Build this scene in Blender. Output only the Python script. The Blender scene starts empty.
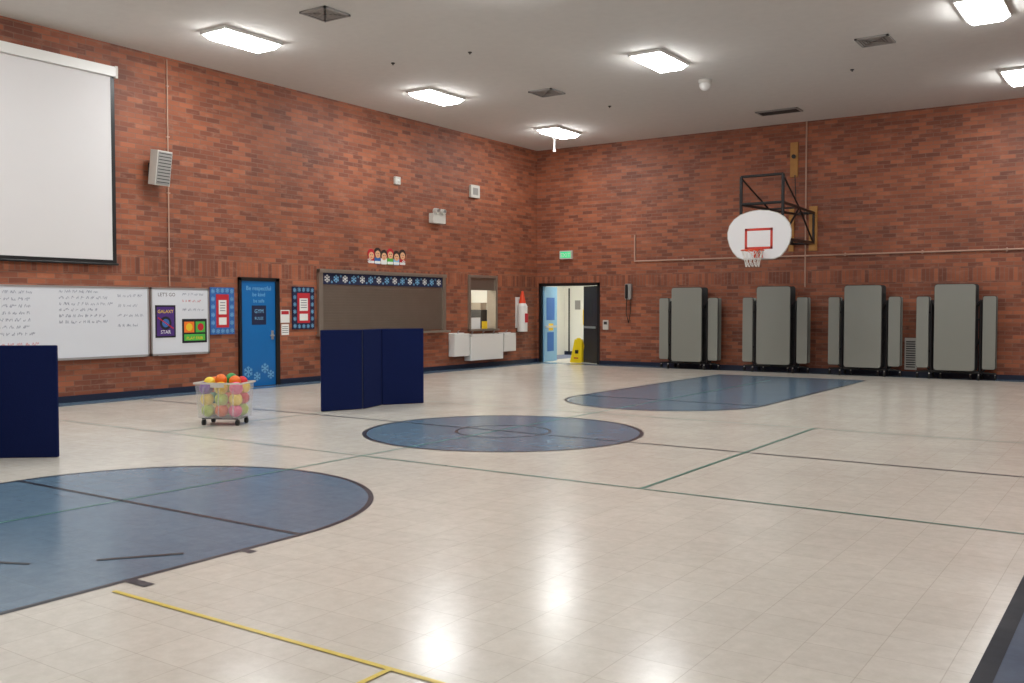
import bpy, bmesh, math, random
from mathutils import Vector, Matrix
random.seed(4)
S=bpy.context.scene
CEIL=6.02; W=16.3; REAR=-26.6

# ---------------------------------------------------------------- materials
def srgb(r,g,b):
    def c(v):
        v/=255.0
        return v/12.92 if v<=0.04045 else ((v+0.055)/1.055)**2.4
    return (c(r),c(g),c(b),1)
def mat(name,col,rough=0.5,metal=0,noise=0.0,nscale=20,spec=0.5,bump=0):
    m=bpy.data.materials.new(name); m.use_nodes=True; nt=m.node_tree; b=nt.nodes['Principled BSDF']
    b.inputs['Base Color'].default_value=col; b.inputs['Roughness'].default_value=rough; b.inputs['Metallic'].default_value=metal
    b.inputs['Specular IOR Level'].default_value=spec
    if noise>0 or bump>0:
        g=nt.nodes.new('ShaderNodeNewGeometry'); n=nt.nodes.new('ShaderNodeTexNoise'); n.inputs['Scale'].default_value=nscale; n.inputs['Detail'].default_value=4
        nt.links.new(g.outputs['Position'],n.inputs['Vector'])
        if noise>0:
            mx=nt.nodes.new('ShaderNodeMix'); mx.data_type='RGBA'
            mx.inputs['A'].default_value=tuple(c*(1-noise) for c in col[:3])+(1,)
            mx.inputs['B'].default_value=tuple(min(1,c*(1+noise)) for c in col[:3])+(1,)
            nt.links.new(n.outputs['Fac'],mx.inputs['Factor']); nt.links.new(mx.outputs['Result'],b.inputs['Base Color'])
        if bump>0:
            bp=nt.nodes.new('ShaderNodeBump'); bp.inputs['Strength'].default_value=bump; bp.inputs['Distance'].default_value=0.01
            nt.links.new(n.outputs['Fac'],bp.inputs['Height']); nt.links.new(bp.outputs['Normal'],b.inputs['Normal'])
    return m
def emis(name,col,st):
    m=bpy.data.materials.new(name); m.use_nodes=True; b=m.node_tree.nodes['Principled BSDF']
    b.inputs['Base Color'].default_value=col; b.inputs['Emission Color'].default_value=col; b.inputs['Emission Strength'].default_value=st
    return m

def brick_mat():
    m=bpy.data.materials.new('brick_wall'); m.use_nodes=True; nt=m.node_tree; N=nt.nodes; Lk=nt.links; b=N['Principled BSDF']
    g=N.new('ShaderNodeNewGeometry'); s=N.new('ShaderNodeSeparateXYZ'); Lk.new(g.outputs['Position'],s.inputs[0])
    ad=N.new('ShaderNodeMath'); ad.operation='ADD'; Lk.new(s.outputs[0],ad.inputs[0]); Lk.new(s.outputs[1],ad.inputs[1])
    c1=N.new('ShaderNodeCombineXYZ'); Lk.new(ad.outputs[0],c1.inputs[0]); Lk.new(s.outputs[2],c1.inputs[1])
    z2=N.new('ShaderNodeMath'); z2.operation='SUBTRACT'; z2.inputs[1].default_value=2.14; Lk.new(s.outputs[2],z2.inputs[0])
    c2=N.new('ShaderNodeCombineXYZ'); Lk.new(z2.outputs[0],c2.inputs[0]); Lk.new(ad.outputs[0],c2.inputs[1])
    def brick(vec,offset):
        t=N.new('ShaderNodeTexBrick'); Lk.new(vec,t.inputs['Vector']); t.offset=offset
        t.inputs['Scale'].default_value=1.0; t.inputs['Brick Width'].default_value=0.30; t.inputs['Row Height'].default_value=0.088
        t.inputs['Mortar Size'].default_value=0.008; t.inputs['Mortar Smooth'].default_value=0.3; t.inputs['Bias'].default_value=0.0
        t.inputs['Color1'].default_value=srgb(172,98,65); t.inputs['Color2'].default_value=srgb(116,63,45); t.inputs['Mortar'].default_value=srgb(134,96,78)
        return t
    t1=brick(c1.outputs[0],0.5); t2=brick(c2.outputs[0],0.0)
    gt=N.new('ShaderNodeMath'); gt.operation='GREATER_THAN'; gt.inputs[1].default_value=2.14; Lk.new(s.outputs[2],gt.inputs[0])
    lt=N.new('ShaderNodeMath'); lt.operation='LESS_THAN'; lt.inputs[1].default_value=2.44; Lk.new(s.outputs[2],lt.inputs[0])
    mu=N.new('ShaderNodeMath'); mu.operation='MULTIPLY'; Lk.new(gt.outputs[0],mu.inputs[0]); Lk.new(lt.outputs[0],mu.inputs[1])
    mx=N.new('ShaderNodeMix'); mx.data_type='RGBA'; Lk.new(mu.outputs[0],mx.inputs['Factor']); Lk.new(t1.outputs['Color'],mx.inputs['A']); Lk.new(t2.outputs['Color'],mx.inputs['B'])
    n=N.new('ShaderNodeTexNoise'); n.inputs['Scale'].default_value=0.7; n.inputs['Detail'].default_value=6; Lk.new(g.outputs['Position'],n.inputs['Vector'])
    r=N.new('ShaderNodeMapRange'); r.inputs[1].default_value=0.3; r.inputs[2].default_value=0.75; r.inputs[3].default_value=0.76; r.inputs[4].default_value=1.18; Lk.new(n.outputs['Fac'],r.inputs[0])
    vm=N.new('ShaderNodeVectorMath'); vm.operation='SCALE'; Lk.new(mx.outputs['Result'],vm.inputs[0]); Lk.new(r.outputs[0],vm.inputs['Scale'])
    n2=N.new('ShaderNodeTexNoise'); n2.inputs['Scale'].default_value=3.0; n2.inputs['Detail'].default_value=8; n2.inputs['Roughness'].default_value=0.7
    mp=N.new('ShaderNodeMapping'); mp.inputs['Scale'].default_value=(1,1,3.2); Lk.new(g.outputs['Position'],mp.inputs[0]); Lk.new(mp.outputs[0],n2.inputs['Vector'])
    r2=N.new('ShaderNodeMapRange'); r2.inputs[1].default_value=0.52; r2.inputs[2].default_value=0.8; r2.inputs[3].default_value=0; r2.inputs[4].default_value=0.55; Lk.new(n2.outputs['Fac'],r2.inputs[0])
    mx2=N.new('ShaderNodeMix'); mx2.data_type='RGBA'; Lk.new(r2.outputs[0],mx2.inputs['Factor']); Lk.new(vm.outputs[0],mx2.inputs['A']); mx2.inputs['B'].default_value=srgb(186,136,112)
    Lk.new(mx2.outputs['Result'],b.inputs['Base Color'])
    b.inputs['Roughness'].default_value=0.6
    iv=N.new('ShaderNodeMath'); iv.operation='SUBTRACT'; iv.inputs[0].default_value=1; Lk.new(t1.outputs['Fac'],iv.inputs[1])
    bp=N.new('ShaderNodeBump'); bp.inputs['Strength'].default_value=0.35; bp.inputs['Distance'].default_value=0.006; Lk.new(iv.outputs[0],bp.inputs['Height']); Lk.new(bp.outputs['Normal'],b.inputs['Normal'])
    return m

def tile_mat(name,ca,cb,rough=0.2,joint=0.8,bump=0.12,spec=0.5):
    m=bpy.data.materials.new(name); m.use_nodes=True; nt=m.node_tree; N=nt.nodes; Lk=nt.links; b=N['Principled BSDF']
    b.inputs['Specular IOR Level'].default_value=spec
    g=N.new('ShaderNodeNewGeometry')
    t=N.new('ShaderNodeTexBrick'); t.offset=0.0; Lk.new(g.outputs['Position'],t.inputs['Vector'])
    t.inputs['Scale'].default_value=1; t.inputs['Brick Width'].default_value=0.305; t.inputs['Row Height'].default_value=0.305; t.inputs['Mortar Size'].default_value=0.0026; t.inputs['Mortar Smooth'].default_value=0.2
    t.inputs['Color1'].default_value=(1,1,1,1); t.inputs['Color2'].default_value=(0.95,0.95,0.95,1); t.inputs['Mortar'].default_value=(joint,joint*0.98,joint*0.95,1)
    n=N.new('ShaderNodeTexNoise'); n.inputs['Scale'].default_value=9; n.inputs['Detail'].default_value=8; n.inputs['Roughness'].default_value=0.75; Lk.new(g.outputs['Position'],n.inputs['Vector'])
    rp=N.new('ShaderNodeMapRange'); rp.inputs[1].default_value=0.35; rp.inputs[2].default_value=0.65; Lk.new(n.outputs['Fac'],rp.inputs[0])
    mx=N.new('ShaderNodeMix'); mx.data_type='RGBA'; mx.inputs['A'].default_value=ca; mx.inputs['B'].default_value=cb; Lk.new(rp.outputs[0],mx.inputs['Factor'])
    n3=N.new('ShaderNodeTexNoise'); n3.inputs['Scale'].default_value=0.45; n3.inputs['Detail'].default_value=3; Lk.new(g.outputs['Position'],n3.inputs['Vector'])
    r3=N.new('ShaderNodeMapRange'); r3.inputs[1].default_value=0.3; r3.inputs[2].default_value=0.7; r3.inputs[3].default_value=0.95; r3.inputs[4].default_value=1.03; Lk.new(n3.outputs['Fac'],r3.inputs[0])
    mu=N.new('ShaderNodeMix'); mu.data_type='RGBA'; mu.blend_type='MULTIPLY'; mu.inputs['Factor'].default_value=1; Lk.new(mx.outputs['Result'],mu.inputs['A']); Lk.new(t.outputs['Color'],mu.inputs['B'])
    vm=N.new('ShaderNodeVectorMath'); vm.operation='SCALE'; Lk.new(mu.outputs['Result'],vm.inputs[0]); Lk.new(r3.outputs[0],vm.inputs['Scale'])
    Lk.new(vm.outputs[0],b.inputs['Base Color'])
    n4=N.new('ShaderNodeTexNoise'); n4.inputs['Scale'].default_value=1.6; n4.inputs['Detail'].default_value=3; Lk.new(g.outputs['Position'],n4.inputs['Vector'])
    r4=N.new('ShaderNodeMapRange'); r4.inputs[1].default_value=0.2; r4.inputs[2].default_value=0.8; r4.inputs[3].default_value=rough*0.85; r4.inputs[4].default_value=rough*1.2; Lk.new(n4.outputs['Fac'],r4.inputs[0]); Lk.new(r4.outputs[0],b.inputs['Roughness'])
    if bump>0:
        n5=N.new('ShaderNodeTexNoise'); n5.inputs['Scale'].default_value=5; n5.inputs['Detail'].default_value=3; Lk.new(g.outputs['Position'],n5.inputs['Vector'])
        bp=N.new('ShaderNodeBump'); bp.inputs['Strength'].default_value=bump; bp.inputs['Distance'].default_value=0.01; Lk.new(n5.outputs['Fac'],bp.inputs['Height']); Lk.new(bp.outputs['Normal'],b.inputs['Normal'])
    return m

M={}
M['brick']=brick_mat()
M['floor']=tile_mat('vct_cream_tile',srgb(209,204,192),srgb(222,217,206))
M['fblue']=tile_mat('vct_blue_tile',srgb(94,120,142),srgb(108,134,154),0.2,0.84)
M['fnavy']=tile_mat('vct_navy_border_tile',srgb(48,62,88),srgb(60,76,102),0.5,0.84,0,0.3)
M['lblack']=tile_mat('line_black',srgb(36,40,50),srgb(48,52,62),0.3,0.9,0)
M['lmatte']=tile_mat('line_black_matte',srgb(26,28,38),srgb(34,38,48),0.6,0.9,0,0.25)
M['lgreen']=tile_mat('line_green',srgb(56,122,108),srgb(78,140,126),0.3,0.9,0)
M['lyellow']=tile_mat('line_yellow',srgb(214,190,70),srgb(228,204,96),0.3,0.9,0)
M['ceil']=mat('ceiling_paint',srgb(212,208,203),0.9,noise=0.05,nscale=6,bump=0.3)
M['white']=mat('white_paint',srgb(232,232,228),0.4)
M['offw']=mat('offwhite_plastic',srgb(205,202,194),0.45)
M['black']=mat('black_metal',srgb(18,18,20),0.4)
M['navybase']=mat('navy_vinyl',srgb(26,36,60),0.45)
M['steel']=mat('brushed_steel',srgb(170,160,148),0.38,0.75,noise=0.08,nscale=8)
M['steeld']=mat('shutter_steel',srgb(154,142,130),0.36,0.8,noise=0.1,nscale=3)
M['alu']=mat('aluminium',srgb(190,190,190),0.35,0.8)
M['screen']=mat('screen_fabric',srgb(222,220,220),0.85,noise=0.015,nscale=2)
M['wb']=mat('whiteboard_enamel',srgb(222,226,232),0.18)
M['ink']=mat('marker_ink',srgb(150,158,174),0.6)
M['inkr']=mat('marker_red',srgb(210,120,120),0.6)
M['navy']=mat('navy_carpet_fabric',srgb(18,30,74),0.95,noise=0.2,nscale=90,spec=0.15,bump=0.3)
M['lam']=mat('grey_laminate',srgb(138,140,132),0.45,noise=0.03,nscale=60)
M['lamd']=mat('grey_edge_band',srgb(50,50,50),0.5)
M['rubber']=mat('rubber_black',srgb(20,20,20),0.7)
M['bluedoor']=mat('blue_door_paint',srgb(14,108,178),0.35,noise=0.08,nscale=3)
M['palebluedoor']=mat('pale_blue_door_paint',srgb(120,170,205),0.4)
M['paper']=mat('paper_white',srgb(236,236,232),0.8)
M['sky']=mat('paper_light_blue',srgb(130,190,230),0.8)
M['pblue']=mat('paper_blue',srgb(52,104,176),0.8)
M['pnavy']=mat('paper_navy',srgb(22,30,66),0.8)
M['pred']=mat('paper_red',srgb(190,36,48),0.8)
M['ppurple']=mat('poster_purple',srgb(74,40,120),0.7)
M['pblack']=mat('poster_black',srgb(16,16,26),0.6)
M['pgreen']=mat('poster_green',srgb(80,180,70),0.7)
M['pyellow']=mat('poster_yellow',srgb(238,200,40),0.7)
M['porange']=mat('poster_orange',srgb(238,120,30),0.7)
M['skin']=mat('paper_skin',srgb(224,172,130),0.8)
M['hair']=mat('paper_hair',srgb(50,34,28),0.8)
M['board']=mat('backboard_white',srgb(236,236,236),0.35)
M['rim']=mat('rim_orange',srgb(226,78,36),0.4)
M['boardred']=mat('backboard_red',srgb(206,60,44),0.4)
M['net']=mat('net_nylon',srgb(225,222,215),0.8)
M['wood']=mat('wood_board',srgb(178,128,66),0.6,noise=0.15,nscale=12)
M['conduit']=mat('conduit_paint',srgb(186,150,130),0.5)
M['vent']=mat('vent_grey',srgb(150,148,144),0.5)
M['ventd']=mat('vent_dark',srgb(62,60,58),0.7)
M['dark']=mat('dark_brown_door',srgb(48,36,30),0.5)
M['hall']=mat('hall_white',srgb(228,228,220),0.7)
M['yellow']=mat('sign_yellow',srgb(244,216,20),0.4)
M['orange']=mat('cone_orange',srgb(232,72,34),0.5)
M['exit']=emis('exit_green',srgb(60,200,130),0.7)
M['lens']=emis('light_lens',(0.965,0.985,0.985,1),47)
M['halllens']=emis('hall_lens',(1.0,0.97,0.88,1),34)
for n,c in dict(b_red=(214,40,44),b_orange=(240,116,30),b_yellow=(244,214,60),b_green=(52,150,76),b_pink=(232,96,140),b_purple=(120,70,160),b_lime=(190,214,70)).items():
    M[n]=mat('ball_'+n[2:],srgb(*c),0.4)
def plastic():
    m=bpy.data.materials.new('clear_plastic'); m.use_nodes=True; nt=m.node_tree; N=nt.nodes; b=N['Principled BSDF']; o=N['Material Output']
    b.inputs['Base Color'].default_value=srgb(225,228,232); b.inputs['Roughness'].default_value=0.25
    t=N.new('ShaderNodeBsdfTransparent'); x=N.new('ShaderNodeMixShader'); x.inputs[0].default_value=0.3
    nt.links.new(t.outputs[0],x.inputs[1]); nt.links.new(b.outputs[0],x.inputs[2]); nt.links.new(x.outputs[0],o.inputs[0]); return m
M['plastic']=plastic()

# ---------------------------------------------------------------- mesh builder
FW=lambda u,v,w:Vector((u,v,w))
OFF=0.004
FL=lambda u,v,w:Vector((w+OFF,u,v))
FB=lambda u,v,w:Vector((u,-w-OFF,v))
FLw=lambda u,v,w:Vector((w,u,v))
FBw=lambda u,v,w:Vector((u,-w,v))
class MB:
    def __init__(s,frame=FW): s.V=[]; s.F=[]; s.mi=[]; s.sm=[]; s.mats=[]; s.f=frame
    def m(s,k):
        if k not in s.mats: s.mats.append(k)
        return s.mats.index(k)
    def add(s,vs,fs,k,smooth=False,raw=False):
        o=len(s.V); s.V+= [Vector(v) if raw else s.f(*v) for v in vs]; i=s.m(k)
        for f in fs: s.F.append([o+a for a in f]); s.mi.append(i); s.sm.append(smooth)
    def box(s,u0,u1,v0,v1,w0,w1,k):
        s.add([(u0,v0,w0),(u1,v0,w0),(u1,v1,w0),(u0,v1,w0),(u0,v0,w1),(u1,v0,w1),(u1,v1,w1),(u0,v1,w1)],
              [(0,3,2,1),(4,5,6,7),(0,1,5,4),(1,2,6,5),(2,3,7,6),(3,0,4,7)],k)
    def prism(s,pts,w0,w1,k):
        n=len(pts); s.add([(p[0],p[1],w0) for p in pts]+[(p[0],p[1],w1) for p in pts],
            [tuple(range(n))[::-1],tuple(range(n,2*n))]+[(i,(i+1)%n,n+(i+1)%n,n+i) for i in range(n)],k)
    def rbox(s,u0,u1,v0,v1,w0,w1,r,k,seg=5):
        pts=[]
        for cx,cy,a0 in ((u1-r,v1-r,0),(u0+r,v1-r,90),(u0+r,v0+r,180),(u1-r,v0+r,270)):
            for j in range(seg+1):
                a=math.radians(a0+90*j/seg); pts.append((cx+r*math.cos(a),cy+r*math.sin(a)))
        s.prism(pts,w0,w1,k)
    def cyl(s,p0,p1,r,k,seg=12,r1=None,raw=False):
        if r1 is None: r1=r
        a=Vector(p0) if raw else s.f(*p0); b=Vector(p1) if raw else s.f(*p1); d=(b-a).normalized()
        x=d.orthogonal().normalized(); y=d.cross(x)
        vs=[]
        for c,q in ((a,r),(b,r1)):
            for i in range(seg):
                t=2*math.pi*i/seg; vs.append(c+(x*math.cos(t)+y*math.sin(t))*q)
        s.add(vs,[(i,(i+1)%seg,seg+(i+1)%seg,seg+i) for i in range(seg)],k,True,True)
        s.add(vs[:seg],[tuple(range(seg))[::-1]],k,False,True); s.add(vs[seg:],[tuple(range(seg))],k,False,True)
    def tube(s,pts,r,k,seg=8):
        for a,b in zip(pts[:-1],pts[1:]): s.cyl(a,b,r,k,seg)
        for p in pts[1:-1]: s.sph(p,r,k,6,8)
    def sph(s,c,r,k,rings=10,seg=16,sq=1):
        c=s.f(*c); vs=[];fs=[]
        for i in range(rings+1):
            t=math.pi*i/rings
            for j in range(seg):
                p=2*math.pi*j/seg; vs.append(c+Vector((r*math.sin(t)*math.cos(p),r*math.sin(t)*math.sin(p),r*sq*math.cos(t))))
        for i in range(rings):
            for j in range(seg): fs.append((i*seg+j,i*seg+(j+1)%seg,(i+1)*seg+(j+1)%seg,(i+1)*seg+j))
        s.add(vs,fs,k,True,True)
    def torus(s,c,R,r,k,seg=32,sg=8):
        c=s.f(*c); vs=[];fs=[]
        for i in range(seg):
            a=2*math.pi*i/seg
            for j in range(sg):
                b=2*math.pi*j/sg; q=R+r*math.cos(b); vs.append(c+Vector((q*math.cos(a),q*math.sin(a),r*math.sin(b))))
        for i in range(seg):
            for j in range(sg): fs.append((i*sg+j,((i+1)%seg)*sg+j,((i+1)%seg)*sg+(j+1)%sg,i*sg+(j+1)%sg))
        s.add(vs,fs,k,True,True)
    def strip(s,a,b,wd,w,k):
        a=Vector(a);b=Vector(b); d=(b-a); 
        if d.length<1e-6: return
        n=Vector((-d.y,d.x)).normalized()*wd/2
        s.add([(*(a+n),w),(*(a-n),w),(*(b-n),w),(*(b+n),w)],[(0,1,2,3)],k)
    def flake(s,u,v,r,w,k):
        for i in range(3):
            a=math.radians(60*i+30); d=Vector((math.cos(a),math.sin(a)))
            s.strip(Vector((u,v))-d*r,Vector((u,v))+d*r,r*0.22,w,k)
            for sg in (-1,1):
                for q in (-1,1):
                    p=Vector((u,v))+d*r*0.55*sg; e=Vector((math.cos(a+q*0.8),math.sin(a+q*0.8)))*sg
                    s.strip(p,p+e*r*0.42,r*0.16,w,k)
    def text(s,txt,u,v,size,w,k,align='CENTER'):
        c=bpy.data.curves.new('tmp','FONT'); c.body=txt; c.size=size; c.align_x=align; c.resolution_u=2
        o=bpy.data.objects.new('tmp',c); S.collection.objects.link(o)
        bpy.context.view_layer.update()
        me=bpy.data.meshes.new_from_object(o.evaluated_get(bpy.context.evaluated_depsgraph_get()))
        s.add([(u+q.co.x,v+q.co.y,w) for q in me.vertices],[tuple(p.vertices) for p in me.polygons],k)
        bpy.data.objects.remove(o); bpy.data.curves.remove(c); bpy.data.meshes.remove(me)
    def scribble(s,u0,u1,v,h,w,k,wd=0.006):
        u=u0
        while u<u1:
            n=random.randint(3,8); p=Vector((u,v))
            for i in range(n*2):
                q=Vector((u+h*0.28*(i+1)*0.5+random.uniform(-.004,.004),v+random.choice((0,h*0.5,h,h*0.55))+random.uniform(-.005,.005)))
                s.strip(p,q,wd,w,k); p=q
            u=p.x+h*0.8
    def done(s,name,parent=None,bevel=0):
        me=bpy.data.meshes.new(name)
        lo=Vector([min(v[i] for v in s.V) for i in range(3)]); hi=Vector([max(v[i] for v in s.V) for i in range(3)]); c=(lo+hi)/2; c.z=lo.z
        me.from_pydata([v-c for v in s.V],[],s.F); me.update()
        for k in s.mats: me.materials.append(M[k])
        for p,i,sm in zip(me.polygons,s.mi,s.sm): p.material_index=i; p.use_smooth=sm
        if name!='floor':
            bm=bmesh.new(); bm.from_mesh(me); bmesh.ops.recalc_face_normals(bm,faces=[f for f in bm.faces if any(len(e.link_faces)>1 for e in f.edges)]); bm.to_mesh(me); bm.free()
        o=bpy.data.objects.new(name,me); S.collection.objects.link(o); o.location=c
        if bevel>0:
            b=o.modifiers.new('bevel','BEVEL'); b.width=bevel; b.segments=2; b.limit_method='ANGLE'; b.angle_limit=math.radians(50)
        if parent: 
            o.parent=parent; o.location=c-parent.location
        return o
def empty(name,loc):
    e=bpy.data.objects.new(name,None); e.location=loc; e.empty_display_size=0.1; S.collection.objects.link(e); return e

# ---------------------------------------------------------------- floor with painted / inlaid court
b=MB(); b.box(-0.3,W+0.3,REAR-0.3,5.2,-0.2,0,'floor')
def disc(cx,cy,r,z,k,a0=0,a1=360,seg=96):
    n=seg; vs=[(cx+r*math.cos(math.radians(a0+(a1-a0)*i/n)),cy+r*math.sin(math.radians(a0+(a1-a0)*i/n)),z) for i in range(n+1)]
    b.add(vs+[(cx,cy,z)],[(i,i+1,n+1) for i in range(n)],k)
def ring(cx,cy,r0,r1,z,k,a0=0,a1=360,seg=96):
    n=seg; vs=[]
    for r in (r0,r1):
        vs+=[(cx+r*math.cos(math.radians(a0+(a1-a0)*i/n)),cy+r*math.sin(math.radians(a0+(a1-a0)*i/n)),z) for i in range(n+1)]
    b.add(vs,[(n+1+i,n+2+i,i+1,i) for i in range(n)],k)
def rect(x0,x1,y0,y1,z,k): b.add([(x0,y0,z),(x1,y0,z),(x1,y1,z),(x0,y1,z)],[(0,1,2,3)],k)
z0,z1,z2=0.0012,0.0024,0.0036
rect(0.015,0.50,REAR,-0.014,z0,'fblue'); rect(0.50,14.2,-0.5,-0.014,z0,'fblue'); rect(14.20,W-0.015,REAR,-0.014,z0,'fnavy'); rect(14.13,14.21,REAR,-0.5,z1,'lmatte')
def key(cx,fy,dr,base,R):
    y0,y1=sorted((fy,base))
    rect(cx-R,cx+R,y0,y1,z0,'fblue')
    a0,a1=(0,180) if dr>0 else (180,360)
    disc(cx,fy,R,z0,'fblue',a0,a1)
    ring(cx,fy,R-0.03,R+0.015,z1,'lblack',a0,a1)
    rect(cx-R-0.015,cx-R+0.03,y0,y1,z1,'lblack'); rect(cx+R-0.03,cx+R+0.015,y0,y1,z1,'lblack')
    rect(cx-R,cx+R,fy-0.022,fy+0.022,z2,'lblack')
key(8.12,-18.45,1,-25.4,1.81); key(7.93,-8.35,-1,-1.9,1.68)
rect(6.25,9.61,-1.93,-1.89,z2,'lblack')
disc(7.95,-13.17,1.74,z0,'fblue'); ring(7.95,-13.17,1.70,1.755,z1,'lblack'); ring(7.95,-13.17,0.57,0.61,z1,'lblack')
rect(0.5,14.13,-13.19,-13.15,z2,'lblack')
rect(7.855,7.88,-25.4,-3.0,z2,'lgreen')
rect(7.87,14.13,-15.665,-15.64,z2+0.0006,'lgreen'); rect(1.8,14.13,-10.72,-10.70,z2+0.0006,'lgreen')
rect(11.09,11.12,-15.65,-10.7,z2+0.0012,'lgreen'); rect(4.5,4.52,-15.65,-10.7,z2+0.0012,'lgreen'); rect(1.8,7.87,-15.66,-15.645,z2+0.0006,'lgreen')
rect(9.94,10.12,-19.80,-19.73,z2,'lblack'); rect(9.93,10.03,-18.98,-18.92,z2,'lblack')
def dline(p,q,wd,k,z=z2+0.001): b.strip(p,q,wd,z,k)
dline((9.38,-19.62),(9.69,-19.22),0.04,'lblack'); dline((8.87,-20.02),(9.13,-19.9),0.035,'lblack')
rect(10.05,14.13,-19.955,-19.925,z2+0.001,'lyellow'); rect(12.04,12.07,-24,-19.93,z2+0.0018,'lyellow')
b.done('floor')

# ---------------------------------------------------------------- shell
b=MB(); b.box(-0.3,W+0.3,REAR-0.3,0.25,CEIL,CEIL+0.2,'ceil')
b.done('ceiling')
TW=(-3.27,-2.06,1.0,2.38)
b=MB(FLw)
b.box(REAR,TW[0],0,CEIL,-0.25,0,'brick'); b.box(TW[1],0.25,0,CEIL,-0.25,0,'brick')
b.box(TW[0],TW[1],0,TW[2],-0.25,0,'brick'); b.box(TW[0],TW[1],TW[3],CEIL,-0.25,0,'brick'); b.done('wall_left')
DR=(0.13,2.0,2.2)
b=MB(FBw)
b.box(0.0,DR[0],0,CEIL,-0.25,0,'brick'); b.box(DR[1],W,0,CEIL,-0.25,0,'brick'); b.box(DR[0],DR[1],DR[2],CEIL,-0.25,0,'brick'); b.done('wall_back')
b=MB(); b.box(W,W+0.25,REAR,0.25,0,CEIL,'brick'); b.done('wall_right')
b=MB(); b.box(-0.25,W+0.25,REAR-0.25,REAR,0,CEIL,'brick'); b.done('wall_rear')
b=MB(FLw)
for a,c in ((REAR,-10.76),(-9.66,0)): b.box(a,c,0,0.11,0,0.014,'navybase')
b.done('baseboard_left')
b=MB(FBw)
for a,c in ((0.0,0.08),(2.05,W)): b.box(a,c,0,0.11,0,0.014,'navybase')
b.done('baseboard_back')
b=MB(); b.box(W-0.014,W,REAR,0,0,0.11,'navybase'); b.done('baseboard_right')
# hallway behind the double doors
for nm,q,k in (('wall_hallway_back',(-1.6,3.4,4.2,4.3,0,2.9),'hall'),('wall_hallway_left',(-1.7,-1.6,0.25,4.3,0,2.9),'hall'),('wall_hallway_right',(3.4,3.5,0.25,4.3,0,2.9),'hall'),('ceiling_hallway',(-1.7,3.5,0.25,4.3,2.9,3.0),'hall'),('wall_hallway_front',(-1.6,-0.02,0.25,0.27,0,2.9),'hall')):
    b=MB(); b.box(*q,k)
    if nm=='wall_hallway_back':
        b.box(-0.9,-0.55,4.185,4.2,1.0,1.5,'pyellow'); b.box(-0.35,0.0,4.185,4.2,1.2,1.8,'pblue'); b.box(0.15,0.35,4.185,4.2,1.3,1.6,'pred'); b.box(-1.6,3.4,4.18,4.2,0,0.12,'navybase')
        b.box(-1.45,-1.4,4.18,4.2,0,2.2,'ventd'); b.box(-1.2,-1.0,4.18,4.2,1.5,1.8,'vent')
    b.done(nm)
b=MB(); b.box(-0.1,1.3,1.6,2.2,2.83,2.895,'halllens'); b.done('hallway_ceiling_light')
b=MB(); b.box(-1.59,-1.55,1.5,2.5,0.0,2.1,'dark'); b.box(-1.55,-1.53,1.45,1.5,0,2.15,'black'); b.done('door_3')
# kitchen room behind pass-through
for nm,q in (('wall_kitchen_back',(-2.6,-2.5,-4.4,-0.6,0,2.8)),('wall_kitchen_left',(-2.5,-0.25,-4.5,-4.4,0,2.8)),('wall_kitchen_right',(-2.5,-0.25,-0.6,-0.5,0,2.8)),('ceiling_kitchen',(-2.6,-0.25,-4.5,-0.5,2.8,2.9)),('floor_kitchen',(-2.6,-0.25,-4.5,-0.5,-0.1,0))):
    b=MB(); b.box(*q,'hall'); b.done(nm)
b=MB(); b.box(-1.6,-1.1,-3.2,-2.0,2.74,2.795,'halllens'); b.done('kitchen_ceiling_light')
b=MB(); b.box(-2.49,-1.9,-3.2,-1.2,0,0.9,'steel'); b.box(-2.49,-2.1,-2.6,-1.3,1.55,2.2,'steel'); b.box(-2.2,-1.95,-2.3,-2.0,0.9,1.2,'pyellow'); b.box(-2.25,-2.0,-1.9,-1.6,0.9,1.35,'dark')
b.box(-2.49,-2.2,-1.15,-0.75,0,1.9,'steel'); b.box(-2.3,-2.0,-2.9,-2.6,0.9,1.25,'ventd')
b.box(-1.6,-1.0,-1.35,-0.95,0,1.5,'ventd'); b.box(-1.55,-1.05,-1.3,-1.0,1.5,1.7,'steel'); b.done('kitchen_counter',bevel=0.01)

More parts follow.
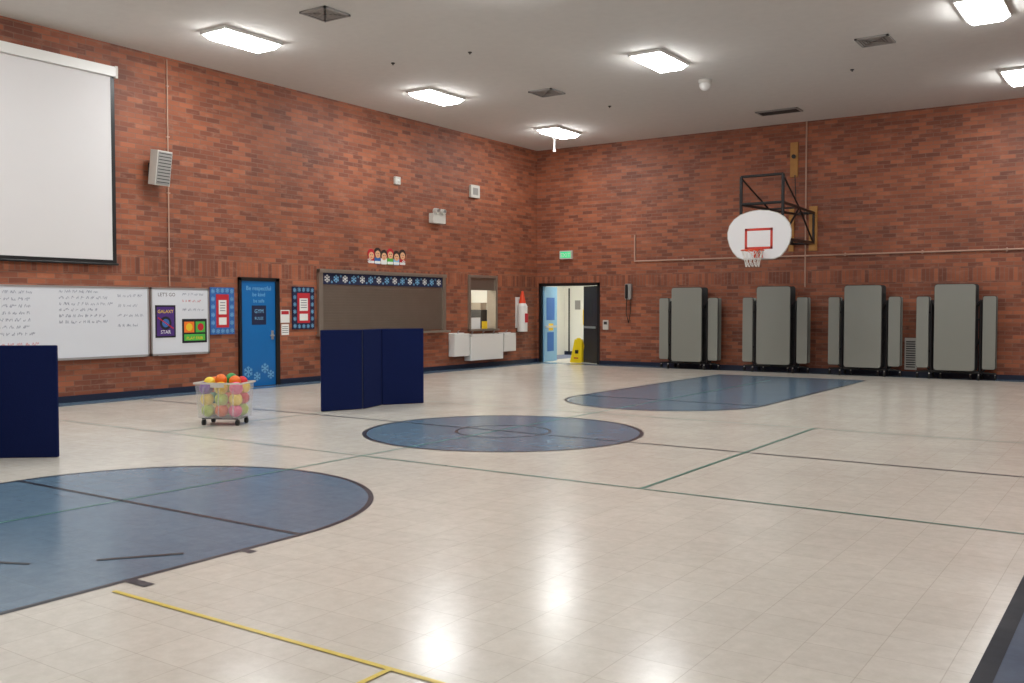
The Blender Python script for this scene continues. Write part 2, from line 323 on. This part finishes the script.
# ---------------------------------------------------------------- ceiling fixtures
CZ=CEIL-0.002
for x in (2.15,7.25,12.5):
    for y in (-2.35,-7.25,-12.35,-17.4,-22.4):
        if x==7.25 and y==-2.35: continue
        b=MB()
        hx,hy=0.31,0.60
        b.box(x-hx,x+hx,y-hy,y+hy,CZ-0.05,CZ,'white')
        vs=[];
        for (dx,dy,z) in ((hx-0.03,hy-0.03,CZ-0.05),(hx-0.1,hy-0.1,CZ-0.125)):
            vs+=[(x-dx,y-dy,z),(x+dx,y-dy,z),(x+dx,y+dy,z),(x-dx,y+dy,z)]
        b.add(vs,[(4,5,6,7),(0,1,5,4),(1,2,6,5),(2,3,7,6),(3,0,4,7)],'lens')
        b.done('ceiling_light_fixture')
def vent(x,y,sx,sy,dark=False):
    b=MB(); fr='vent'; 
    b.box(x-sx,x+sx,y-sy,y-sy+0.04,CZ-0.03,CZ,fr); b.box(x-sx,x+sx,y+sy-0.04,y+sy,CZ-0.03,CZ,fr)
    b.box(x-sx,x-sx+0.04,y-sy,y+sy,CZ-0.03,CZ,fr); b.box(x+sx-0.04,x+sx,y-sy,y+sy,CZ-0.03,CZ,fr)
    b.box(x-sx+0.04,x+sx-0.04,y-sy+0.04,y+sy-0.04,CZ-0.006,CZ,'ventd')
    if dark:
        n=9
        for i in range(n):
            yy=y-sy+0.06+(2*sy-0.12)*i/(n-1); b.box(x-sx+0.04,x+sx-0.04,yy-0.008,yy+0.008,CZ-0.03,CZ-0.008,'ventd')
    else:
        for q in (0.8,0.62,0.44,0.26):
            ax,ay=sx*q,sy*q
            for (a,c,d,e) in ((x-ax,x+ax,y-ay,y-ay+0.035),(x-ax,x+ax,y+ay-0.035,y+ay),(x-ax,x-ax+0.035,y-ay,y+ay),(x+ax-0.035,x+ax,y-ay,y+ay)):
                b.box(a,c,d,e,CZ-0.022,CZ-0.008,fr)
    b.done('ceiling_vent')
vent(4.2,-12.5,0.27,0.27); vent(4.17,-6.13,0.28,0.28); vent(10.74,-6.3,0.27,0.27); vent(7.52,-1.55,0.48,0.22,True)
b=MB(); b.cyl((7.29,-5.27,CZ),(7.29,-5.27,CZ-0.06),0.13,'offw',20); b.sph((7.29,-5.27,CZ-0.1),0.11,'white'); b.done('dome_detector')
b=MB(); b.cyl((1.5,-1.5,CZ),(1.5,-1.5,CZ-0.32),0.03,'white'); b.cyl((1.5,-1.5,CZ),(1.5,-1.5,CZ-0.03),0.07,'white'); b.cyl((1.5,-1.5,CZ-0.32),(1.5,-1.5,CZ-0.36),0.045,'offw'); b.done('ceiling_drop_pipe')
for (x,y) in ((4.7,-9.5),(9.6,-9.8),(4.6,-4.2),(9.9,-4.5),(3.1,-9.7)):
    b=MB(); b.cyl((x,y,CZ),(x,y,CZ-0.015),0.035,'ventd',14); b.cyl((x,y,CZ-0.015),(x,y,CZ-0.04),0.012,'ventd'); b.done('fire_nozzle')

# ---------------------------------------------------------------- left wall items
p=empty('projection_screen',(0.1,-15.9,2.3))
b=MB(FL); b.rbox(-18.7,-13.36,5.44,5.60,0.02,0.15,0.03,'white'); b.box(-13.36,-13.31,5.42,5.62,0.03,0.14,'offw'); b.done('casing',p)
b=MB(FL); b.box(-18.6,-13.42,2.36,5.44,0.075,0.082,'screen'); b.done('fabric',p)
b=MB(FL); b.box(-13.42,-13.35,2.30,5.44,0.072,0.085,'black'); b.box(-18.6,-13.35,2.30,2.36,0.07,0.087,'black'); b.cyl((-18.65,2.29,0.08),(-13.32,2.29,0.08),0.02,'black'); b.done('border',p)
p=empty('wall_speaker',(0.15,-12.58,3.68))
b=MB(FW); b.box(-0.08,0.10,-0.16,0.16,-0.3,0.3,'offw'); b.box(0.10,0.112,-0.145,0.145,-0.28,0.28,'vent')
for i in range(10): b.box(0.112,0.116,-0.135,0.135,-0.25+i*0.055,-0.235+i*0.055,'ventd')
o=b.done('cabinet',p,0.012); o.location=(0.05,0,0.02); o.rotation_euler=(0,math.radians(8),math.radians(6))
b=MB(FL); b.box(-12.66,-12.5,3.85,4.1,0,0.05,'black'); b.box(-12.6,-12.55,4.0,4.05,0,0.12,'black'); b.done('bracket',p)
b=MB(FL); b.cyl((-12.26,1.94,0.014),(-12.26,5.98,0.014),0.012,'conduit'); 
for z in (2.6,3.6,4.6,5.5): b.box(-12.29,-12.23,z,z+0.02,0,0.03,'conduit')
b.done('wall_conduit')
b=MB(FL); b.rbox(-6.17,-5.98,4.42,4.6,0,0.06,0.02,'offw'); b.sph((-6.07,4.5,0.06),0.04,'white'); b.done('wall_sensor',None,0.006)
b=MB(FL); b.rbox(-3.25,-2.87,4.4,4.72,0,0.07,0.02,'offw'); b.box(-3.17,-2.95,4.47,4.65,0.07,0.075,'vent'); b.done('wall_clock_box',None,0.006)
b=MB(FL); b.rbox(-4.88,-4.40,3.62,3.86,0,0.14,0.03,'offw')
for u in (-4.76,-4.52):
    b.cyl((u,3.92,0.08),(u,3.9,0.2),0.07,'offw',16); b.cyl((u,3.86,0.08),(u,3.9,0.08),0.02,'offw'); b.cyl((u,3.9,0.2),(u,3.897,0.205),0.06,'alu',16)
b.done('emergency_light')
b=MB(FL)
cols=['pred','pblue','paper','pgreen','sky','pred']
for i in range(6):
    u=-6.95+i*0.215; v=2.76+(0.03 if i%2 else -0.01)
    b.cyl((u,v+0.02,0.004),(u,v+0.02,0.012),0.115,'hair' if i%3 else 'pred',18); b.cyl((u,v-0.02,0.012),(u,v-0.02,0.016),0.085,'skin',18)
    for s_ in (-1,1): b.cyl((u+s_*0.028,v,0.016),(u+s_*0.028,v,0.018),0.012,'pblack',8)
    b.strip((u-0.03,v-0.055),(u+0.03,v-0.055),0.012,0.018,'pred')
    b.rbox(u-0.10,u+0.10,2.55,2.70,0.003,0.008,0.03,cols[i])
    b.rbox(u-0.10,u+0.10,2.56,2.62,0.0085,0.010,0.02,'paper')
b.flake(-7.02,2.62,0.06,0.018,'paper'); b.flake(-5.84,2.62,0.06,0.018,'paper')
b.done('paper_children_cutout')
def wboard(u0,u1,name):
    p=empty(name,(0,(u0+u1)/2,0.7))
    b=MB(FL); b.box(u0+0.03,u1-0.03,0.73,1.9,0,0.02,'wb'); b.done('panel',p)
    b=MB(FL); 
    for q in ((u0,u1,0.70,0.735),(u0,u1,1.885,1.915),(u0,u0+0.03,0.70,1.915),(u1-0.03,u1,0.70,1.915)): b.box(*q,0,0.03,'alu')
    b.box(u0+0.1,u1-0.1,0.70,0.712,0.03,0.09,'alu'); b.done('frame_tray',p)
    return p
p=wboard(-17.2,-12.69,'whiteboard')
b=MB(FL)
for i in range(7): b.scribble(-15.35,-14.80-0.05*(i%3),1.78-i*0.11,0.045,0.0215,'ink',0.006)
for i in range(6): b.scribble(-14.35,-13.65+0.08*(i%3),1.80-i*0.10,0.045,0.0215,'ink',0.006)
for i in range(4): b.scribble(-13.3,-12.85-0.1*(i%2),1.74-i*0.17,0.045,0.0215,'ink',0.006)
b.scribble(-15.3,-14.8,0.95,0.05,0.0215,'inkr',0.006); b.done('writing',p)
p=wboard(-12.66,-11.41,'whiteboard')
b=MB(FL); b.text("LET'S GO",-12.33,1.76,0.09,0.0215,'ventd'); b.scribble(-12.0,-11.6,1.78,0.04,0.0215,'ink'); b.scribble(-12.0,-11.6,1.66,0.04,0.0215,'inkr'); b.scribble(-12.0,-11.55,1.5,0.04,0.0215,'ink'); b.done('writing',p)
b=MB(FL); b.box(-12.57,-12.15,1.02,1.6,0.021,0.026,'pblack'); b.box(-12.54,-12.18,1.05,1.57,0.026,0.027,'ppurple'); b.text('GALAXY',-12.36,1.46,0.085,0.028,'pyellow'); b.cyl((-12.36,1.28,0.027),(-12.36,1.28,0.029),0.12,'pblack',20); b.cyl((-12.36,1.28,0.029),(-12.36,1.28,0.03),0.075,'pblue',20); b.text('STAR',-12.36,1.09,0.09,0.028,'paper'); b.strip((-12.52,1.38),(-12.2,1.18),0.02,0.031,'pred'); b.done('galaxy_poster')
b=MB(FL); b.box(-12.01,-11.47,0.91,1.35,0.021,0.026,'pblack'); b.box(-11.97,-11.75,1.1,1.3,0.026,0.027,'porange'); b.box(-11.72,-11.51,1.1,1.3,0.026,0.027,'pgreen'); b.box(-11.97,-11.51,0.95,1.07,0.026,0.027,'pgreen'); b.text('PLAY FAIR',-11.74,0.97,0.08,0.028,'pyellow'); b.cyl((-11.86,1.2,0.027),(-11.86,1.2,0.029),0.07,'pyellow',16); b.cyl((-11.61,1.2,0.027),(-11.61,1.2,0.029),0.07,'pred',16); b.done('playground_poster')
def bulletin(u0,u1,v0,v1,bg,inner,name,t,fl):
    b=MB(FL); b.box(u0,u1,v0,v1,0,0.02,bg)
    b.box(u0+0.13,u1-0.13,v0+0.13,v1-0.13,0.02,0.023,inner)
    n=6
    for i in range(n):
        v=v0+0.07+(v1-v0-0.14)*i/(n-1); b.flake(u0+0.06,v,0.045,0.024,fl); b.flake(u1-0.06,v,0.045,0.024,fl)
    for i in range(1,4):
        u=u0+0.06+(u1-u0-0.12)*i/4; b.flake(u,v1-0.06,0.045,0.024,fl); b.flake(u,v0+0.06,0.045,0.024,fl)
    b.box(u0+0.19,u1-0.19,v0+0.38,v1-0.24,0.023,0.025,t); b.box(u0+0.19,u1-0.19,v0+0.18,v0+0.32,0.023,0.025,'paper')
    for i in range(4): b.strip((u0+0.22,v0+0.45+i*0.05),(u1-0.22,v0+0.45+i*0.05),0.012,0.026,'pnavy')
    b.done(name)
bulletin(-11.38,-10.82,1.05,1.94,'pblue','pred','snowflake_bulletin','paper','sky')
bulletin(-9.33,-8.72,1.11,1.99,'pnavy','pred','snowflake_bulletin','paper','sky')
b=MB(FL); b.box(-9.64,-9.4,1.25,1.51,0,0.005,'paper'); b.box(-9.62,-9.42,1.0,1.22,0,0.005,'paper'); b.box(-9.62,-9.42,1.42,1.49,0.005,0.006,'pred')
for i in range(4): b.strip((-9.6,1.05+i*0.04),(-9.44,1.05+i*0.04),0.01,0.006,'ventd')
b.done('paper_notice')
p=empty('door_1',(0,-10.21,0))
b=MB(FL); b.box(-10.72,-10.66,0.005,2.14,0,0.05,'black'); b.box(-9.80,-9.70,0.005,2.14,0,0.05,'black'); b.box(-10.72,-9.70,2.08,2.15,0,0.05,'black'); b.done('frame',p)
b=MB(FL); b.box(-10.66,-9.80,0.01,2.08,0,0.025,'bluedoor'); b.done('leaf',p)
b=MB(FL)
b.box(-10.40,-10.04,1.22,1.60,0.025,0.028,'pnavy'); b.text('GYM',-10.22,1.45,0.11,0.029,'sky'); b.text('RULES',-10.22,1.32,0.08,0.029,'sky')
b.text('Be respectful',-10.22,1.9,0.12,0.027,'sky'); b.text('be kind',-10.22,1.78,0.11,0.027,'sky'); b.text('be safe',-10.22,1.66,0.1,0.027,'sky')
for (u,v,r) in ((-10.5,0.3,0.11),(-10.28,0.2,0.09),(-10.08,0.35,0.1),(-9.93,0.22,0.09)): b.flake(u,v,r,0.027,'sky')
b.done('decor',p)
b=MB(FL); b.cyl((-9.88,1.0,0.025),(-9.88,1.0,0.08),0.015,'alu'); b.cyl((-9.88,1.0,0.08),(-9.98,1.0,0.08),0.012,'alu'); b.box(-9.91,-9.85,0.92,1.1,0.025,0.03,'alu'); b.done('handle',p)
p=empty('serving_window_shutter',(0,-6.44,0.95))
b=MB(FL)
b.box(-8.62,-8.5,1.0,2.36,0,0.06,'steel'); b.box(-4.41,-4.29,1.0,2.36,0,0.06,'steel'); b.box(-8.62,-4.29,2.3,2.38,0,0.09,'steel'); b.done('frame',p)
b=MB(FL)
n=18
b.box(-8.5,-4.41,1.02,2.06,0,0.018,'steeld')
for i in range(n):
    v=1.03+i*1.03/n; b.box(-8.5,-4.41,v,v+0.045,0.018,0.022,'steeld')
b.done('slats',p,0.003)
b=MB(FL); b.box(-8.66,-4.3,0.95,1.0,0,0.22,'steel'); b.done('counter_ledge',p,0.006)
b=MB(FL); b.box(-8.5,-4.41,2.06,2.3,0,0.035,'pnavy')
for i in range(15): b.flake(-8.36+i*0.272,2.18,0.085,0.038,'sky' if i%2 else 'paper')
for i in range(14): b.flake(-8.22+i*0.272,2.24 if i%2 else 2.11,0.03,0.038,'sky')
b.done('snowflake_banner',p)
p=empty('window_1',(0,-2.67,0.95))
b=MB(FLw); u0,u1,v0,v1=TW
b.box(u0-0.04,u0+0.05,v0-0.05,v1+0.03,-0.25,0.04,'steel'); b.box(u1-0.05,u1+0.04,v0-0.05,v1+0.03,-0.25,0.04,'steel')
b.box(u0,u1,v1-0.04,v1+0.03,-0.25,0.05,'steel'); b.box(u0,u1,v1-0.36,v1-0.04,-0.2,0.0,'steeld'); b.box(u0-0.04,u1+0.04,v0-0.05,v0,-0.25,0.1,'steel'); b.done('frame',p)
b=MB(FLw); b.box(-3.1,-2.7,1.0,1.3,-0.05,-0.04,'paper'); b.box(-2.62,-2.4,1.0,1.2,-0.05,-0.03,'pyellow'); b.done('counter_card',p)
def trough(u0,u1,v0,v1,d,name,spouts):
    b=MB(FL); b.box(u0,u1,v0,v1-0.06,0,d,'white'); b.box(u0,u1,v1-0.06,v1,d-0.03,d,'white'); b.box(u0,u0+0.04,v1-0.06,v1,0,d,'white'); b.box(u1-0.04,u1,v1-0.06,v1,0,d,'white'); b.box(u0,u1,v1-0.06,v1+0.02,0,0.03,'white')
    for i in range(spouts):
        u=u0+(u1-u0)*(i+0.5)/spouts; b.tube([(u,v1,0.06),(u,v1+0.06,0.07),(u,v1+0.08,0.11)],0.01,'alu')
    b.done(name,None,0.008)
trough(-4.12,-3.5,0.33,0.90,0.2,'drinking_fountain',1); trough(-3.46,-2.02,0.2,0.86,0.22,'wash_trough',3); trough(-1.95,-1.38,0.38,0.87,0.2,'drinking_fountain',1)
b=MB(FL); b.box(-1.12,-0.92,1.0,1.85,0,0.04,'white'); b.cyl((-1.02,0.9,0.17),(-1.02,1.6,0.17),0.14,'white',20); b.cyl((-1.02,1.6,0.17),(-1.02,1.72,0.17),0.14,'white',20,0.07); b.cyl((-1.02,1.68,0.17),(-1.02,2.02,0.17),0.10,'orange',16,0.03); b.box(-1.09,-0.95,1.15,1.4,0.30,0.315,'pred'); b.cyl((-0.9,1.65,0.2),(-0.87,1.1,0.22),0.016,'black'); b.box(-1.07,-0.97,0.88,0.92,0,0.2,'black'); b.done('fire_extinguisher')

# ---------------------------------------------------------------- back wall items
b=MB(FB); b.rbox(0.80,1.19,2.92,3.15,0.0,0.08,0.02,'offw'); b.box(0.83,1.16,2.95,3.12,0.08,0.084,'exit'); b.text('EXIT',0.995,2.975,0.16,0.086,'paper'); b.done('exit_sign')
p=empty('door_2',(1.06,0,0))
b=MB(FBw); b.box(0.08,0.15,0.005,2.24,-0.25,0.03,'black'); b.box(1.98,2.05,0.005,2.24,-0.25,0.03,'black'); b.box(0.08,2.05,2.17,2.25,-0.25,0.03,'black'); b.done('frame',p)
def leaf(hx,hy,ang,wd,k,name,posters):
    b=MB(FW)
    b.box(0,wd,-0.022,0.022,0.01,2.16,k)
    for s_ in (-1,1):
        b.box(0.08,wd-0.08,s_*0.03-0.015,s_*0.03+0.015,0.98,1.04,'alu')
        for (a,c,z_,y_,kk) in posters: b.box(a,c,s_*0.024-0.002,s_*0.024+0.002,z_,y_,kk)
    o=b.done(name,p); 
    o.matrix_local=Matrix.Translation(Vector((hx,hy,0))-p.location)@Matrix.Rotation(ang,4,'Z')@Matrix.Translation(Vector((wd/2,0,0.01)))
leaf(0.19,0.05,math.radians(97),0.88,'palebluedoor','leaf_left',[(0.15,0.7,1.2,1.85,'pblue'),(0.2,0.65,0.3,0.85,'pblue'),(0.3,0.6,0.9,1.1,'pyellow')])
leaf(1.96,0.05,math.radians(145),0.88,'dark','leaf_right',[(0.3,0.6,1.3,1.8,'ventd')])
b=MB(FW)
x,y=1.12,0.45
for s_ in (-1,1):
    vs=[(x-0.19,y+s_*0.16,0.004),(x+0.19,y+s_*0.16,0.004),(x+0.12,y+s_*0.015,0.66),(x-0.12,y+s_*0.015,0.66)]
    vs+= [(a,c+0.012*s_,z) for a,c,z in vs]; b.add(vs,[(0,1,2,3),(4,5,6,7),(0,1,5,4),(1,2,6,5),(2,3,7,6),(3,0,4,7)],'yellow')
b.box(x-0.06,x+0.06,y-0.02,y+0.02,0.66,0.70,'yellow'); b.box(x-0.05,x+0.05,y-0.126,y-0.10,0.26,0.36,'pblack'); b.box(x-0.07,x+0.07,y-0.155,y-0.13,0.12,0.15,'pred')
b.done('wet_floor_sign')
b=MB(FB); b.rbox(2.17,2.33,0.96,1.22,0,0.05,0.02,'offw'); b.box(2.2,2.3,1.1,1.18,0.05,0.053,'ventd'); b.done('thermostat')
b=MB(FB); b.rbox(2.86,3.04,1.78,2.2,0,0.09,0.03,'vent'); b.rbox(2.89,2.95,1.8,2.18,0.09,0.13,0.02,'black'); b.tube([(2.92,1.8,0.1),(2.89,1.4,0.06),(2.96,1.15,0.05),(3.02,1.45,0.06),(3.0,1.8,0.06)],0.01,'black'); b.done('wall_telephone')
b=MB(FB); b.cyl((7.68,2.05,0.022),(7.68,CEIL-0.005,0.022),0.018,'conduit'); b.tube([(3.12,3.5,0.022),(3.12,2.8,0.022),(12.34,2.81,0.022),(W-0.02,2.82,0.022)],0.021,'conduit')
for x in (4.5,6.3,8.6,10.3,12.0): b.box(x,x+0.03,2.77,2.85,0,0.045,'conduit')
b.done('wall_conduit')
b=MB(FB); b.box(7.30,7.48,4.71,5.54,0,0.05,'wood'); b.tube([(7.42,4.75,0.06),(7.45,4.1,0.05)],0.012,'black'); b.cyl((7.39,5.2,0.05),(7.39,5.2,0.09),0.05,'black'); b.done('hoist_cleat_board')
b=MB(FB); b.box(9.97,10.23,0.15,0.87,0,0.03,'offw')
for i in range(12): b.box(10.0,10.2,0.2+i*0.052,0.225+i*0.052,0.03,0.04,'ventd')
b.done('wall_vent')

# basketball hoop
BX=7.78; BY=3.5
p=empty('basketball_hoop',(BX,-BY,2.58))
half=[(0.33,0.0),(0.46,0.05),(0.56,0.16),(0.635,0.30),(0.675,0.45),(0.68,0.57),(0.64,0.71),(0.54,0.84),(0.40,0.93),(0.2,0.99),(0.0,1.01)]
out=[(BX+a,2.58+c) for a,c in half]+[(BX-a,2.58+c) for a,c in half[-2::-1]]
b=MB(FB); b.prism(out,BY,BY+0.03,'board'); b.done('backboard',p,0.006)
b=MB(FB)
for i in range(len(out)):
    q=out[i]; r_=out[(i+1)%len(out)]; b.cyl((q[0],q[1],BY+0.012),(r_[0],r_[1],BY+0.012),0.017,'offw',6)
b.done('backboard_rim_flange',p)
b=MB(FB); s0,s1=BX-0.3,BX+0.3
for q in ((s0,s1,3.17,3.22),(s0,s1,2.78,2.83),(s0,s0+0.05,2.78,3.22),(s1-0.05,s1,2.78,3.22)): b.box(*q,BY+0.03,BY+0.034,'boardred')
b.done('target_square',p)
RZ=2.74; RC=(BX,RZ,BY+0.39)
b=MB(FB); b.torus(RC,0.228,0.013,'rim'); b.box(BX-0.09,BX+0.09,RZ-0.14,RZ+0.02,BY+0.03,BY+0.06,'rim')
b.box(BX-0.07,BX+0.07,RZ-0.012,RZ+0.005,BY+0.05,BY+0.17,'rim')
for s_ in (-1,1): b.cyl((BX+s_*0.07,RZ-0.12,BY+0.05),(BX+s_*0.15,RZ-0.01,BY+0.22),0.009,'rim')
b.done('rim',p)
b=MB(FB); n=12; lev=[(0.225,0),(0.19,-0.11),(0.155,-0.22),(0.135,-0.34)]
def np_(i,l):
    a=2*math.pi*(i+0.5*(l%2))/n; r,z=lev[l]; return (RC[0]+r*math.cos(a),RC[1]+z,RC[2]+r*math.sin(a))
for l in range(len(lev)-1):
    for i in range(n):
        b.cyl(np_(i,l),np_(i,l+1),0.006,'net',5)
        b.cyl(np_(i,l),np_(i-1 if l%2==0 else i+1,l+1),0.006,'net',5)
b.done('net',p)
b=MB(FB); py=3.42; xa,xb=BX-0.43,BX+0.47
for x in (xa,xb): b.tube([(x,2.85,py),(x,4.33,py)],0.036,'black')
b.tube([(xa,4.33,py),(xb,4.33,py)],0.03,'black'); b.tube([(xa,3.75,py),(xb,3.75,py)],0.03,'black'); b.tube([(xa,2.95,py),(xb,2.95,py)],0.025,'black')
wa,wb=7.40,7.88
for x,wx in ((xa,wa),(xb,wb)):
    b.tube([(x,3.75,py),(wx,3.82,0.06)],0.034,'black'); b.tube([(x,3.0,py),(wx,3.1,0.06)],0.034,'black')
    b.tube([(x,4.3,py),(wx*0.5+x*0.5,3.79,1.75)],0.02,'black'); b.tube([(x,3.0,py),((x+wx)/2,3.79,1.75),(wx,3.1,0.06)],0.022,'black')
b.tube([(wa,3.82,0.07),(wb,3.82,0.07)],0.03,'black'); b.tube([(wa,3.1,0.07),(wb,3.1,0.07)],0.03,'black')
b.tube([(wb,3.1,0.06),(wb,3.82,0.06)],0.03,'black')
b.tube([((xa+wa)/2,3.79,1.75),((xb+wb)/2,3.79,1.75)],0.022,'black'); b.tube([((xa+wa)/2,3.05,1.75),((xb+wb)/2,3.05,1.75)],0.022,'black')
b.done('support_frame',p)
b=MB(FB); b.box(7.77,7.96,2.92,3.98,0,0.05,'wood'); b.box(7.28,7.40,2.92,3.98,0,0.05,'wood'); b.done('wall_pads',p)

# folded cafeteria tables
def table(uc,pw):
    p=empty('folded_cafeteria_table',(uc,-0.45,0))
    b=MB(FB)
    b.rbox(uc-pw,uc+pw,0.2,2.06,0.60,0.63,0.06,'lam'); b.rbox(uc-pw,uc+pw,0.2,2.06,0.22,0.25,0.06,'lam')
    b.rbox(uc-pw-0.012,uc+pw+0.012,0.188,2.072,0.585,0.60,0.06,'lamd'); b.rbox(uc-pw-0.012,uc+pw+0.012,0.188,2.072,0.25,0.265,0.06,'lamd')
    b.done('tabletop_halves',p)
    b=MB(FB)
    for s_ in (-1,1):
        a,c=sorted((uc+s_*0.54,uc+s_*0.79))
        b.rbox(a,c,0.24,1.8,0.50,0.53,0.04,'lam'); b.rbox(a-0.01,c+0.01,0.23,1.81,0.485,0.50,0.04,'lamd')
        b.rbox(a,c,0.24,1.8,0.28,0.31,0.04,'lam')
    b.done('bench_seats',p)
    b=MB(FB)
    for s_ in (-1,1):
        for w in (0.34,0.48):
            x=uc+s_*0.49
            b.tube([(uc+s_*(pw-0.05),1.55,w),(x,1.7,w),(x,0.16,w),(uc+s_*0.1,0.16,w)],0.03,'black')
            b.tube([(x,1.45,w),(uc+s_*0.72,1.45,w)],0.015,'black'); b.tube([(x,0.6,w),(uc+s_*0.72,0.6,w)],0.015,'black')
        b.tube([(uc+s_*0.49,0.9,0.48),(uc+s_*0.3,0.4,0.40)],0.015,'black'); b.tube([(uc+s_*0.72,0.4,0.40),(uc+s_*0.5,0.14,0.40)],0.018,'black')
        b.tube([(uc+s_*0.49,0.16,0.2),(uc+s_*0.49,0.16,0.66)],0.02,'black')
        b.tube([(uc+s_*0.49,0.16,0.42),(uc+s_*0.8,0.14,0.42)],0.02,'black')
        for w in (0.2,0.64):
            x=uc+s_*0.49; b.cyl((x,0.16,w),(x,0.1,w),0.015,'alu'); b.cyl((x-0.018,0.059,w),(x+0.018,0.059,w),0.055,'rubber',16)
        x=uc+s_*0.3; b.cyl((x-0.018,0.054,0.42),(x+0.018,0.054,0.42),0.05,'rubber',16); b.cyl((x,0.17,0.42),(x,0.06,0.42),0.015,'alu')
        x=uc+s_*0.78; b.cyl((x-0.018,0.054,0.42),(x+0.018,0.054,0.42),0.05,'rubber',16); b.cyl((x,0.15,0.42),(x,0.06,0.42),0.015,'alu')
    b.tube([(uc-0.49,0.16,0.42),(uc+0.49,0.16,0.42)],0.02,'black'); b.tube([(uc-0.49,1.3,0.41),(uc+0.49,1.3,0.41)],0.018,'black')
    b.done('frame_and_casters',p)
for uc in (4.88,7.11,9.18,11.10): table(uc,0.405)

# ---------------------------------------------------------------- floor objects
def divider(pts,h,name):
    p=empty(name,(sum(q[0] for q in pts)/len(pts),sum(q[1] for q in pts)/len(pts),0))
    for i in range(len(pts)-1):
        a=Vector(pts[i]);d=Vector(pts[i+1]); dr=(d-a).normalized(); n=Vector((-dr.y,dr.x))*0.025
        b=MB(); e=0.012*dr
        q=[a+e+n,a+e-n,d-e-n,d-e+n]
        vs=[(v.x,v.y,0.004) for v in q]+[(v.x,v.y,h) for v in q]
        b.add(vs,[(0,1,2,3),(4,5,6,7),(0,1,5,4),(1,2,6,5),(2,3,7,6),(3,0,4,7)],'navy'); b.done('panel_%d'%(i+1),p,0.012)
        if i:
            b=MB(); b.cyl((a.x,a.y,0.01),(a.x,a.y,h-0.01),0.014,'navybase',8); b.done('hinge_%d'%i,p)
divider([(4.41,-12.86),(4.66,-12.22),(4.50,-11.62),(4.86,-10.98)],1.22,'folding_room_divider')
divider([(5.34,-17.48),(4.72,-18.0),(4.9,-18.75)],1.165,'folding_room_divider')

# ball bin
p=empty('ball_bin',(4.47,-14.66,0))
BA=math.radians(28)
def place(o): o.matrix_local=Matrix.Rotation(BA,4,'Z')@Matrix.Translation(o.location)
bx,by=0.31,0.23
b=MB()
def frustum(x0,y0,za,x1,y1,zb,k):
    vs=[(-x0,-y0,za),(x0,-y0,za),(x0,y0,za),(-x0,y0,za),(-x1,-y1,zb),(x1,-y1,zb),(x1,y1,zb),(-x1,y1,zb)]
    b.add(vs,[(0,1,5,4),(1,2,6,5),(2,3,7,6),(3,0,4,7)],k)
tx,ty=bx-0.03,by-0.025
frustum(tx,ty,0.10,bx,by,0.56,'plastic'); b.add([(-tx,-ty,.10),(tx,-ty,.10),(tx,ty,.10),(-tx,ty,.10)],[(0,1,2,3)],'plastic')
o=b.done('tub',p); o.location=(0,0,0.10); place(o)
b=MB()
for q in ((-bx-0.02,bx+0.02,-by-0.02,-by),(-bx-0.02,bx+0.02,by,by+0.02),(-bx-0.02,-bx,-by,by),(bx,bx+0.02,-by,by)): b.box(q[0],q[1],q[2],q[3],0.55,0.572,'offw')
for s_ in (-1,1):
    b.box(-0.09,0.09,s_*(by+0.02)-0.01,s_*(by+0.02)+0.01,0.51,0.56,'offw')
    for x in (-0.2,0,0.2): b.box(x-0.006,x+0.006,s_*(by-0.012)-0.008,s_*(by-0.012)+0.008,0.12,0.5,'plastic')
o=b.done('rim_handles',p); o.location=(0,0,0.12); place(o)
b=MB()
for x in (-0.23,0.23):
    for y in (-0.15,0.15):
        b.cyl((x,y,0.1),(x,y,0.06),0.012,'alu'); b.cyl((x-0.018,y,0.042),(x+0.018,y,0.042),0.038,'rubber',14)
b.box(-0.25,0.25,-0.17,0.17,0.085,0.1,'black'); o=b.done('casters',p); o.location=(0,0,0.004); place(o)
b=MB(); r=0.088
lay=[['b_lime','b_yellow','b_orange','b_yellow','b_pink','b_lime'],['b_yellow','b_green','b_lime','b_orange','b_yellow','b_red'],['b_purple','b_orange','b_yellow','b_lime','b_pink','b_yellow']]
for l in range(3):
    z=0.10+r+0.008+l*0.148; ex=tx+0.03*l/3-r-0.006; ey=ty+0.025*l/3-r-0.006
    for i in range(3):
        for j in range(2):
            b.sph((-ex+ex*i,-ey+2*ey*j,z),r,lay[l][i*2+j],12,18)
for x,y,z,k in ((-0.17,-0.09,0.56,'b_yellow'),(-0.19,0.1,0.55,'b_orange'),(-0.02,-0.08,0.60,'b_orange'),(0.05,0.1,0.60,'b_green'),(0.17,-0.07,0.58,'b_orange'),(0.19,0.11,0.56,'b_red')): b.sph((x,y,z),0.078,k,12,18)
o=b.done('playground_balls',p); o.location=(o.location.x+p.location.x,o.location.y+p.location.y,0.108); place(o)

# ---------------------------------------------------------------- camera
cd=bpy.data.cameras.new('camera'); cd.lens=952/1024*36; cd.sensor_width=36; cd.clip_end=100
co=bpy.data.objects.new('camera',cd); S.collection.objects.link(co); S.camera=co
co.location=(14.75,-22.98,1.55); co.rotation_euler=(math.radians(90-2.015),0,math.radians(34.2))
w=bpy.data.worlds.new('world'); S.world=w; w.use_nodes=True; w.node_tree.nodes['Background'].inputs[0].default_value=(0.8,0.85,1,1); w.node_tree.nodes['Background'].inputs[1].default_value=0.3
S.view_settings.view_transform='Standard'
